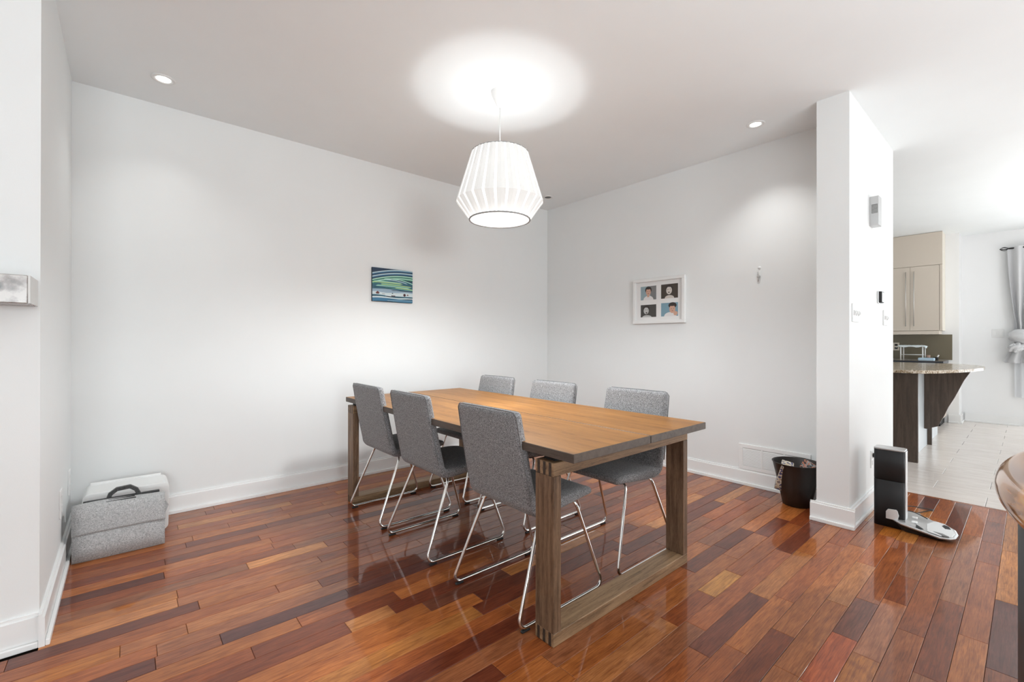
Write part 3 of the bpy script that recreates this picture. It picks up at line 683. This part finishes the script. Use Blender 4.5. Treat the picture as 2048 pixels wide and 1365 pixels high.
MB().lathe([(.016, 0), (.016, .022), (.010, .028), (0, .028)], 'black_plastic', (0, 0, 0), 16, cap=False).build('plug', ot).rotation_euler = (math.radians(90), 0, 0)
ot.children[-1].location = (0, -.010, .026)
for c_ in ot.children:
    if c_.name.startswith('plug'): c_.location = (0, -.012, .026); c_.data = c_.data; 
# plug mesh was offset to the parent: rebuild centred
pm = [c_ for c_ in ot.children if c_.name.startswith('plug')][0]; bpy.data.objects.remove(pm)
mm = MB().lathe([(.016, 0), (.016, .022), (.010, .028), (0, .028)], 'black_plastic', (0, 0, 0), 16, cap=False).mesh('plug'); pm = bpy.data.objects.new('plug', mm); COL.objects.link(pm); pm.parent = ot; pm.location = (0, -.010, .026); pm.rotation_euler = (math.radians(90), 0, 0)
bm_ = [c_ for c_ in hk.children if c_.name.startswith('button')][0]; bpy.data.objects.remove(bm_)
mm = MB().lathe([(0, .007), (.008, .006), (.013, 0)], 'white_plastic', (0, 0, 0), 16, cap=False).mesh('button'); bm_ = bpy.data.objects.new('button', mm); COL.objects.link(bm_); bm_.parent = hk; bm_.location = (0, 0, .060); bm_.rotation_euler = (0, math.radians(-90), 0)
# ================================================================== MANTEL
mt = thing('fireplace_mantel', (-4.8, YF, 1.297), 'thick pink-grey marble mantel shelf on the left fireplace wall', 'mantel')
MB().box(-5.60, YF-.19, 1.297, -4.1025, YF, 1.397, 'mantel').build('slab', mt, .003, 1)
MB().box(-4.1025, YF-.189, 1.298, -4.097, YF, 1.396, 'mantel_side').build('end_cap', mt)
# ================================================================== FELT BAG and WHITE BOX
bg = thing('felt_bag', (-3.862, -.49, 0), 'light grey felt carry bag with charcoal handle in the left corner', 'bag')
bx0, bx1 = -4.052, -3.668
def bag_front():
    prof = [(-.548, .002), (-.552, .07), (-.553, .15), (-.548, .155), (-.547, .21), (-.540, .262), (-.525, .279), (-.500, .286), (-.465, .282), (-.440, .274), (-.432, .262), (-.430, .10), (-.432, .002)]
    rings = []; N = 8
    for k in range(N+1):
        u = k/N; x = bx0+(bx1-bx0)*u; f = 1-.05*(abs(u-.5)*2)**6
        rings.append([(x, -.49+(y+.49)*f, z*(1-.010*(abs(u-.5)*2)**4)+.004*math.sin(u*5)*(z > .2)) for y, z in prof])
    return MB().loft(rings, 'felt', True)
bag_front().build('body', bg)
fp = [(-.5575, .148), (-.5575, .158), (-.5545, .212), (-.5470, .266), (-.5290, .2855), (-.500, .2925), (-.466, .2885), (-.452, .283), (-.452, .279), (-.500, .2865), (-.527, .279), (-.5415, .262), (-.5485, .212), (-.5515, .148)]
MB().loft([[(x, y, z-.003*(abs(u)**4)+.004*math.sin((u+1)*2.5)*(z > .2)) for y, z in fp] for u, x in [(k/4, -3.860+.1935*k/4) for k in range(-4, 5)]], 'felt', True).build('front_flap', bg)
MB().box(bx0+.038, -.452, .262, bx1-.02, -.436, .292, 'felt_dark').build('top_bar', bg, .002, 1)
hp = [(-3.916, -.450, .276), (-3.904, -.450, .312), (-3.876, -.450, .334), (-3.820, -.450, .338), (-3.794, -.450, .318), (-3.776, -.450, .278)]
rings = []
for i, p in enumerate(hp):
    a = Vector(hp[max(i-1, 0)]); b = Vector(hp[min(i+1, 5)]); d = (b-a).normalized(); n_ = Vector((-d.z, 0, d.x)); q = Vector(p)
    rings.append([tuple(q+n_*.010+Vector((0, -.012, 0))), tuple(q+n_*.010+Vector((0, .012, 0))), tuple(q-n_*.010+Vector((0, .012, 0))), tuple(q-n_*.010+Vector((0, -.012, 0)))])
MB().loft(rings, 'felt_dark', False).build('handle', bg, .002, 1)
MB().box(-3.910, -.5035, .2925, -3.800, -.4995, .2965, 'black').build('slot', bg)
MB().box(-3.920, -.5225, .2885, -3.795, -.5190, .2925, 'black').build('slot', bg)
MB().prism([(-3.668, .250), (-3.655, .215), (-3.648, .205), (-3.660, .175), (-3.668, .160)], -.500, -.470, 'felt', 'y').build('side_tab', bg)
wb = thing('white_storage_box', (-3.82, -.27, 0), 'white round-cornered plastic box standing against the wall behind the felt bag', 'box')
def rbox(x0, x1, z0, z1, r):
    pts = []
    for cx, cz, a0 in ((x1-r, z1-r, 0), (x0+r, z1-r, 90), (x0+r, z0+r, 180), (x1-r, z0+r, 270)):
        for k in range(7): a = math.radians(a0+15*k); pts.append((cx+r*math.cos(a), cz+r*math.sin(a)))
    return pts
MB().prism([(x_*1.0+( .006*(z_-.0)/.3), z_) for x_, z_ in rbox(-4.03, -3.640, .012, .300, .030)], -.335, -.115, 'white_plastic', 'y', smooth=False).build('body', wb, .004, 2)
MB().box(-3.99, -.30, 0, -3.68, -.15, .013, 'black_plastic').build('base', wb, .003, 1)
MB().box(-4.0, -.125, .296, -3.665, -.113, .312, 'white_plastic').build('lid_lip', wb, .003, 1)
# ================================================================== WASTE BIN
bc = (-.193, -2.705)
wb2 = thing('waste_bin', (*bc, 0), 'dark brown tapered waste bin between the air vent and the pillar', 'bin')
MB().lathe([(.0, .003), (.080, .0), (.088, .003), (.120, .16), (.152, .300), (.155, .304), (.150, .304), (.146, .298), (.116, .16), (.082, .012), (.0, .010)], 'brown_leather', (*bc, 0), 40, cap=False).build('shell', wb2)
MB().tube([(bc[0]+.1535*math.cos(2*math.pi*k/40), bc[1]+.1535*math.sin(2*math.pi*k/40), .303) for k in range(40)], .0028, 'brown_leather', 6, True).build('rim', wb2)
def printed(name, a, b, c):
    m = mat(name, b, .5); vo = nd(m, 'ShaderNodeTexVoronoi'); vo.inputs['Scale'].default_value = 90; lk(m, pos(m).outputs[0], vo.inputs['Vector'])
    sp = nd(m, 'ShaderNodeSeparateColor'); lk(m, vo.outputs['Color'], sp.inputs[0]); lk(m, ramp(m, sp.outputs[0], [(.2, a), (.5, b), (.8, c)]), P(m).inputs['Base Color']); return m
M['print_a'] = printed('printed_carton', (.05, .06, .16), (.45, .35, .22), (.65, .6, .5)); M['print_b'] = printed('printed_wrapper', (.02, .02, .02), (.35, .36, .36), (.5, .18, .10))
def packet(loc, rot, sz, m, label):
    o = MB().box(-sz[0]/2, -sz[1]/2, -sz[2]/2, sz[0]/2, sz[1]/2, sz[2]/2, m).build('packet', None, .006, 2); o.location = loc; o.rotation_euler = rot
    tag(o, label, 'packet')
packet((-.262, -2.645, .205), (math.radians(14), math.radians(-22), .25), (.085, .075, .21), 'print_a', 'cream and navy printed carton sticking up in the waste bin, left one')
packet((-.150, -2.735, .205), (math.radians(22), math.radians(16), -.2), (.05, .09, .215), 'print_b', 'silvery printed packet sticking up in the waste bin beside the pillar')
# ================================================================== CHARGING TOWER
ct = thing('charging_tower', (-.13, -3.21, 0), 'black upright charging tower with silver cap and long silver foot tray', 'appliance')
def rrpoly(x0, x1, y0, y1, r, n=6):
    pts = []
    for cx, cy, a0 in ((x1-r, y1-r, 0), (x0+r, y1-r, 90), (x0+r, y0+r, 180), (x1-r, y0+r, 270)):
        for k in range(n+1): a = math.radians(a0+90*k/n); pts.append((cx+r*math.cos(a), cy+r*math.sin(a)))
    return pts
tp = rrpoly(-.195, -.085, -3.292, -3.140, .022)
MB().prism(tp, 0, .2905, 'black_plastic', smooth=True).build('lower_tower', ct)
MB().prism(rrpoly(-.192, -.088, -3.289, -3.143, .021), .2905, .2955, 'black', smooth=True).build('seam', ct)
MB().prism(tp, .2955, .482, 'black_plastic', smooth=True).build('upper_tower', ct)
MB().prism(rrpoly(-.196, -.084, -3.293, -3.139, .023), .482, .492, 'silver', smooth=True).build('top_cap', ct, .003, 2)
MB().box(-.172, -3.2955, .03, -.108, -3.292, .482, 'silver_light').build('side_strip', ct, .0015, 1)
TO = [(-.147, -3.198, .06), (-.194, -3.223, .06), (-.252, -3.28, .055), (-.257, -3.349, .045), (-.263, -3.394, .04), (-.266, -3.459, .03), (-.243, -3.499, .028), (-.204, -3.52, .027), (-.127, -3.525, .027), (-.06, -3.509, .03), (.005, -3.455, .035), (.003, -3.399, .04), (.027, -3.373, .045), (.025, -3.35, .045), (.063, -3.333, .05), (.063, -3.272, .055), (.054, -3.235, .06)]
def tray_ring(f, dz, zf=1.0, c=(-.10, -3.36)): return [(c[0]+(p[0]-c[0])*f, c[1]+(p[1]-c[1])*f, p[2]*zf+dz) for p in TO]
MB().loft([tray_ring(.74, 0, 0), tray_ring(.90, -.008)], 'black_plastic', False).build('tray_base', ct, .003, 1)
MB().loft([tray_ring(.97, -.008), tray_ring(1, -.002), tray_ring(1, .002), tray_ring(.95, .005)], 'silver', False).build('tray_top', ct, .001, 1)
def tz(y): return .063-(min(max(-3.25-y, 0), .27))*.118
def patch(pts, m, nm, h=.002, bv=0):
    n = len(pts); c = (sum(p[0] for p in pts)/n, sum(p[1] for p in pts)/n)
    MB().loft([[(x, y, tz(y)+.0005) for x, y in pts], [(c[0]+(x-c[0])*.97, c[1]+(y-c[1])*.97, tz(y)+h) for x, y in pts]], m, False).build(nm, ct)
patch([(-.245, -3.40), (-.252, -3.46), (-.215, -3.505), (-.13, -3.512), (-.065, -3.495), (-.01, -3.445), (-.01, -3.41), (-.12, -3.385)], 'silver_light', 'end_panel', .004)
patch([(-.035, -3.455), (-.045, -3.478), (-.085, -3.490), (-.105, -3.466), (-.07, -3.448)], 'black', 'recess', .0055)
patch([(-.185, -3.345), (-.235, -3.385), (-.245, -3.37), (-.235, -3.35)], 'black', 'recess', .003)
patch([(-.222, -3.425), (-.212, -3.464), (-.232, -3.495), (-.250, -3.47)], 'dark_grille', 'recess', .0055)
patch([(-.03, -3.25), (-.10, -3.255), (-.14, -3.285), (-.06, -3.285)], 'dark_grille', 'recess', .003)
patch([(-.14, -3.245), (-.19, -3.262), (-.21, -3.30), (-.16, -3.285)], 'dark_grille', 'recess', .003)
for q in ((-.075, -3.325), (-.165, -3.335)): MB().box(q[0]-.011, q[1]-.013, tz(q[1]), q[0]+.011, q[1]+.013, tz(q[1])+.010, 'white_plastic').build('peg', ct, .002, 1)
MB().prism([(-3.205, .055), (-3.262, .055), (-3.268, .085), (-3.262, .112), (-3.255, .120), (-3.215, .116), (-3.205, .10)], -.210, -.198, 'silver_light', 'x').build('rear_tab', ct, .003, 2)
def bez(a, b, c, d, n=14):
    a, b, c, d = map(Vector, (a, b, c, d)); return [a*(1-t)**3+3*b*t*(1-t)**2+3*c*t*t*(1-t)+d*t**3 for t in [k/n for k in range(n+1)]]
cb = MB().tube(bez((-.075, -3.24, .08), (.05, -3.25, .10), (.20, -3.26, .05), (.40, -3.36, .004)), .003, 'black', 6)
cb.tube(bez((-.19, -3.245, .10), (-.08, -3.30, .11), (.02, -3.31, .07), (-.04, -3.38, .06)), .003, 'black', 6)
cb.tube(bez((.40, -3.36, .004), (.33, -3.34, .003), (.2, -3.26, .004), (.02, -3.27, .006)), .003, 'black', 6)
cb.build('cable', ct)
# ================================================================== STONE COUNTER at right edge
sc = thing('stone_counter', (-2.067, -5.067, 0), 'polished brown stone counter with rounded edge and black base at the right edge', 'counter')
RC = 1.327; cxx, cyy, czz, rv = -2.067, -5.067, .80, .040
arc = [(cxx+RC*math.cos(math.radians(a)), cyy+RC*math.sin(math.radians(a))) for a in range(18, 163, 2)]
rings = []
for k in range(13):
    b = -math.pi/2+math.pi*k/12; rr = RC-.03+.03*math.cos(b)
    rings.append([(cxx+rr*math.cos(math.radians(a)), cyy+rr*math.sin(math.radians(a)), czz+rv*math.sin(b)) for a in range(18, 163, 2)])
MB().loft(rings, 'onyx', True).build('countertop', sc)
RB = 1.286
arcb = [(cxx+RB*math.cos(math.radians(a)), cyy+RB*math.sin(math.radians(a))) for a in range(20, 161, 4)]
MB().prism(arcb, 0, czz-rv, 'black_plastic', smooth=True).build('base', sc)
# ================================================================== KITCHEN
isl = thing('kitchen_island', (3.0, -2.6, 0), 'dark espresso island with pale side panels seen past the pillar', 'kitchen island')
MB().box(1.940, -3.092, .0, 1.975, -2.20, .865, 'espresso').build('end_panel', isl, .002, 1)
MB().box(1.975, -3.03, .0, 3.080, -2.20, .865, 'panel_pale').build('side_panel', isl, .001, 1)
MB().box(3.080, -3.068, .0, 3.120, -2.20, .865, 'espresso').build('divider_post', isl, .001, 1)
MB().box(3.120, -3.03, .0, 3.95, -2.20, .865, 'panel_pale').build('side_panel', isl, .001, 1)
br = [(-3.030, .865), (-3.395, .865), (-3.341, .76), (-3.273, .579), (-3.223, .467), (-3.188, .365), (-3.141, .25), (-3.048, .209), (-3.030, .212)]
MB().prism(br, 2.855, 2.89, 'espresso', 'x').build('bracket', isl, .002, 1)
gt = [(1.87, -2.15), (1.87, -3.05), (1.90, -3.125), (2.05, -3.23), (2.35, -3.34), (2.70, -3.43), (3.05, -3.475), (3.40, -3.47), (3.75, -3.40), (4.0, -3.27), (4.08, -3.1), (4.08, -2.15)]
g = MB().prism(gt, .866, .897, 'granite').build('granite_countertop', None, .006, 2, loc=(0, 0, 0))
tag(g, 'speckled granite island countertop with curved overhang', 'countertop')
# cabinets on the far kitchen wall
uc = thing('wall_cabinet', (4.95, -2.4, 1.28), 'cream upper cabinet with two slim-handled doors and tall top panel', 'cabinet')
cx0 = 4.90; cy1 = -2.985
MB().box(cx0+.02, cy1, 1.335, XK, -1.9, H-.002, 'cabinet_side').build('body', uc, .001, 1)
MB().box(cx0, cy1, 2.275, cx0+.02, -1.9, H-.004, 'cabinet').build('top_panel', uc, .001, 1)
MB().box(cx0, cy1, 1.335, cx0+.02, cy1+.028, 2.272, 'cabinet').build('side_stile', uc, .001, 1)
MB().box(cx0+.01, cy1+.035, 1.282, XK-.001, -1.9, 1.333, 'cabinet').build('light_rail', uc, .001, 1)
yd = [cy1+.031, -2.640, -2.295, -1.95]
for k in range(3):
    d = MB().box(cx0, yd[k]+.0015, 1.337, cx0+.02, yd[k+1]-.0015, 2.270, 'cabinet').build('door', uc, .001, 1)
    hy = yd[1]-.045 if k == 0 else (yd[1]+.045 if k == 1 else yd[2]+.045)
    h_ = MB().tube([(cx0-.028, hy, 1.40), (cx0-.028, hy, 2.20)], .005, 'steel', 8)
    for z in (1.46, 2.14): h_.tube([(cx0-.028, hy, z), (cx0, hy, z)], .004, 'steel', 6)
    h_.build('handle', d)
bs = tag(MB().box(XK-.008, -3.06, .91, XK, -1.9, 1.28, 'backsplash').build('glass_backsplash', None, 0, loc=(XK, -2.5, .91)), 'olive glass backsplash under the cream cabinet', 'backsplash')
bo = thing('backsplash_outlet', (XK-.008, -2.44, 1.10), 'cream outlet plate on the olive backsplash', 'outlet')
MB().box(XK-.014, -2.475, 1.04, XK-.008, -2.395, 1.16, 'cabinet_side').build('faceplate', bo, .001, 1)
for z in (1.075, 1.125): MB().box(XK-.0165, -2.455, z-.014, XK-.014, -2.42, z+.014, 'black_plastic').build('socket', bo)
lc = thing('base_cabinet', (4.9, -2.4, 0), 'cream base cabinets below the dark-edged back counter', 'cabinet')
MB().box(4.66, -3.0, .10, XK-.02, -1.9, .858, 'cabinet').build('body', lc, .002, 1); MB().box(4.72, -2.98, 0, XK-.03, -1.9, .10, 'black').build('plinth', lc)
ctp = thing('back_countertop', (4.9, -2.4, .86), 'back counter slab with dark front edge holding the dish rack', 'countertop')
MB().box(4.62, -3.02, .862, XK-.008, -1.9, .905, 'counter_edge', 'granite').build('slab', ctp, .002, 1)
dk = thing('dish_rack', (4.95, -2.65, .905), 'white two-legged dish rack with a cloth on the back counter', 'dish rack')
ry0, ry1, rx0, rx1, rz = -2.79, -2.55, 4.80, 5.02, 1.10
for x in (rx0, rx1):
    for y in (ry0, ry1): MB().tube([(x, y, .905), (x, y, rz)], .008, 'white_plastic', 8).build('leg', dk)
    MB().tube([(x, ry0, .985), (x, ry1, .985)], .004, 'white_plastic', 6).build('crossbar', dk)
MB().box(rx0-.01, ry0-.02, rz, rx1+.01, ry1+.03, rz+.012, 'white_plastic').build('shelf', dk, .003, 1)
cl = MB(); N = 12; vs = []
for i in range(N+1):
    for j in range(5):
        vs.append((rx0-.022+(rx1-rx0+.04)*j/4, ry0-.045+(ry1-ry0+.10)*i/N, rz+.020+.007*math.sin(i*1.3+j)-(.02 if i in (0, N) else 0)-(.022 if j == 0 else 0)))
cl.add(vs, [(i*5+j, i*5+j+1, (i+1)*5+j+1, (i+1)*5+j) for i in range(N) for j in range(4)], 'cloth_blue', True)
tag(cl.build('dish_cloth', None, loc=(4.9, -2.67, rz+.01), fix=False), 'pale blue cloth laid over the top of the dish rack', 'cloth')
for (c, r, h, m, nm, lb) in (((4.98, -2.83, .905), .022, .075, 'p_skincup', 'cup', 'small pinkish cup beside the dish rack'),):
    M['p_skincup'] = mat('pink_ceramic', (.45, .30, .24), .4)
    tag(MB().lathe([(0, .002), (r*.8, 0), (r*.9, .002), (r, h), (r-.003, h), (r*.8, .006), (0, .005)], m, c, 20, cap=False).build(nm, None, loc=c), lb, 'cup')
M['p_bluepk'] = mat('pale_blue_wrapper', (.50, .66, .80), .4)
pk = thing('wipes_packet', (4.76, -2.83, .905), 'pale blue packet of wipes on the counter right of the dish rack', 'packet')
MB().box(4.70, -2.92, .905, 4.82, -2.75, .945, 'p_bluepk').build('wrapper', pk, .012, 3); MB().box(4.735, -2.87, .945, 4.785, -2.82, .950, 'p_teal').build('flap', pk, .002, 1)
kb = thing('sponge_holder', (4.93, -2.91, .905), 'small dark sponge holder with white brush behind the wipes', 'holder')
MB().box(4.90, -2.94, .905, 4.96, -2.885, .955, 'black_plastic').build('tub', kb, .004, 1); MB().tube([(4.93, -2.925, .94), (4.93, -2.945, .985)], .008, 'white_plastic', 8).build('brush', kb)
# far switch
fs = thing('light_switch', (XFAR, -3.50, 1.30), 'faint white switch plate on the far kitchen wall left of the curtain', 'light switch')
MB().box(XFAR-.007, -3.555, 1.235, XFAR, -3.435, 1.355, 'white_plastic').build('faceplate', fs, .002, 1)
for y in (-3.525, -3.465): MB().box(XFAR-.012, y-.014, 1.265, XFAR-.007, y+.014, 1.325, 'trim').build('rocker', fs)
# curtain rod, curtain, sheer
XC = 5.50
rd = thing('curtain_rod', (XC, -3.6, 2.45), 'thin dark curtain rod with open cage finial by the kitchen door', 'curtain rod')
MB().tube([(XC, -3.60, 2.478), (XC, -5.9, 2.478)], .010, 'black_plastic', 10).build('rod', rd)
fin = MB()
for k in range(5):
    a = 2*math.pi*k/5; pts = [(XC+.026*math.sin(t*math.pi)*math.cos(a), -3.60+.085*t, 2.478+.026*math.sin(t*math.pi)*math.sin(a)) for t in [i/8 for i in range(9)]]
    fin.tube(pts, .0035, 'black_plastic', 6)
fin.build('finial', rd)
for y in (-3.66, -5.8): MB().tube([(XC, y, 2.478), (XFAR, y, 2.50)], .008, 'black_plastic', 8).build('bracket', rd)
cu = thing('curtain', (XC, -3.85, .9), 'grey curtain gathered and knotted beside the kitchen door', 'curtain')
def drape(zs, N=48):
    rings = []; vs = []; fs_ = []
    for z, y0, y1, amp, nf in zs:
        for k in range(N+1):
            u = k/N; vs.append((XC-.01+amp*math.sin(u*nf*2*math.pi+.4*math.sin(z*3)), y0+(y1-y0)*u, z))
    for i in range(len(zs)-1):
        for k in range(N): fs_.append((i*(N+1)+k, i*(N+1)+k+1, (i+1)*(N+1)+k+1, (i+1)*(N+1)+k))
    return vs, fs_
up = [(2.50, -3.585, -4.20, .030, 4), (2.40, -3.588, -4.18, .038, 4), (2.1, -3.600, -4.10, .050, 4), (1.8, -3.625, -4.00, .050, 4), (1.55, -3.650, -3.90, .045, 4), (1.40, -3.672, -3.86, .035, 4), (1.33, -3.675, -3.85, .03, 4)]
v_, f_s = drape(up); MB().add(v_, f_s, 'curtain', True).build('upper_drape', cu, fix=False)
def lump(c, rx, ry, rz_, nm, fold=.09, tw=5, tilt=0):
    vs = []; n = 36; m = 18
    for i in range(m+1):
        ph = math.pi*i/m
        for k in range(n):
            a = 2*math.pi*k/n; q = 1+fold*math.sin(tw*ph*1.6+a*2+.7*math.sin(a*3))+fold*.5*math.sin(a*5+ph*6)
            z = math.cos(ph)*rz_*q; y = math.sin(ph)*math.sin(a)*ry*q; x = math.sin(ph)*math.cos(a)*rx*q
            vs.append((c[0]+x, c[1]+y*math.cos(tilt)-z*math.sin(tilt), c[2]+y*math.sin(tilt)+z*math.cos(tilt)))
    fs_ = [(i*n+k, i*n+(k+1) % n, (i+1)*n+(k+1) % n, (i+1)*n+k) for i in range(m) for k in range(n)]
    MB().add(vs, fs_, 'curtain', True).build(nm, cu, fix=False)
lump((XC-.03, -3.735, 1.245), .11, .145, .095, 'knot', .07, 5, .25)
lump((XC-.10, -3.670, 1.095), .06, .075, .055, 'knot_fold', .16, 4, -.5)
low = [(1.17, -3.66, -3.86, .02, 3), (1.09, -3.615, -3.90, .035, 3), (.98, -3.575, -3.94, .045, 3), (.905, -3.545, -3.97, .05, 3), (.880, -3.565, -3.96, .045, 3)]
v_, f_s = drape(low); MB().add(v_, f_s, 'curtain', True).build('tail', cu, fix=False)
v_, f_s = drape([(2.45, -3.66, -5.5, .012, 22), (1.4, -3.65, -5.5, .014, 22), (.40, -3.655, -5.5, .016, 22)], 200)
sr = tag(MB().add([(x+.055, y, z) for x, y, z in v_], f_s, 'sheer', True).build('sheer_curtain', None, loc=(XC+.05, -4.5, .4), fix=False), 'sheer white panel hanging behind the knotted grey curtain', 'curtain')
print('planks', len(planks), 'single', len(single), 'tiles', ti)
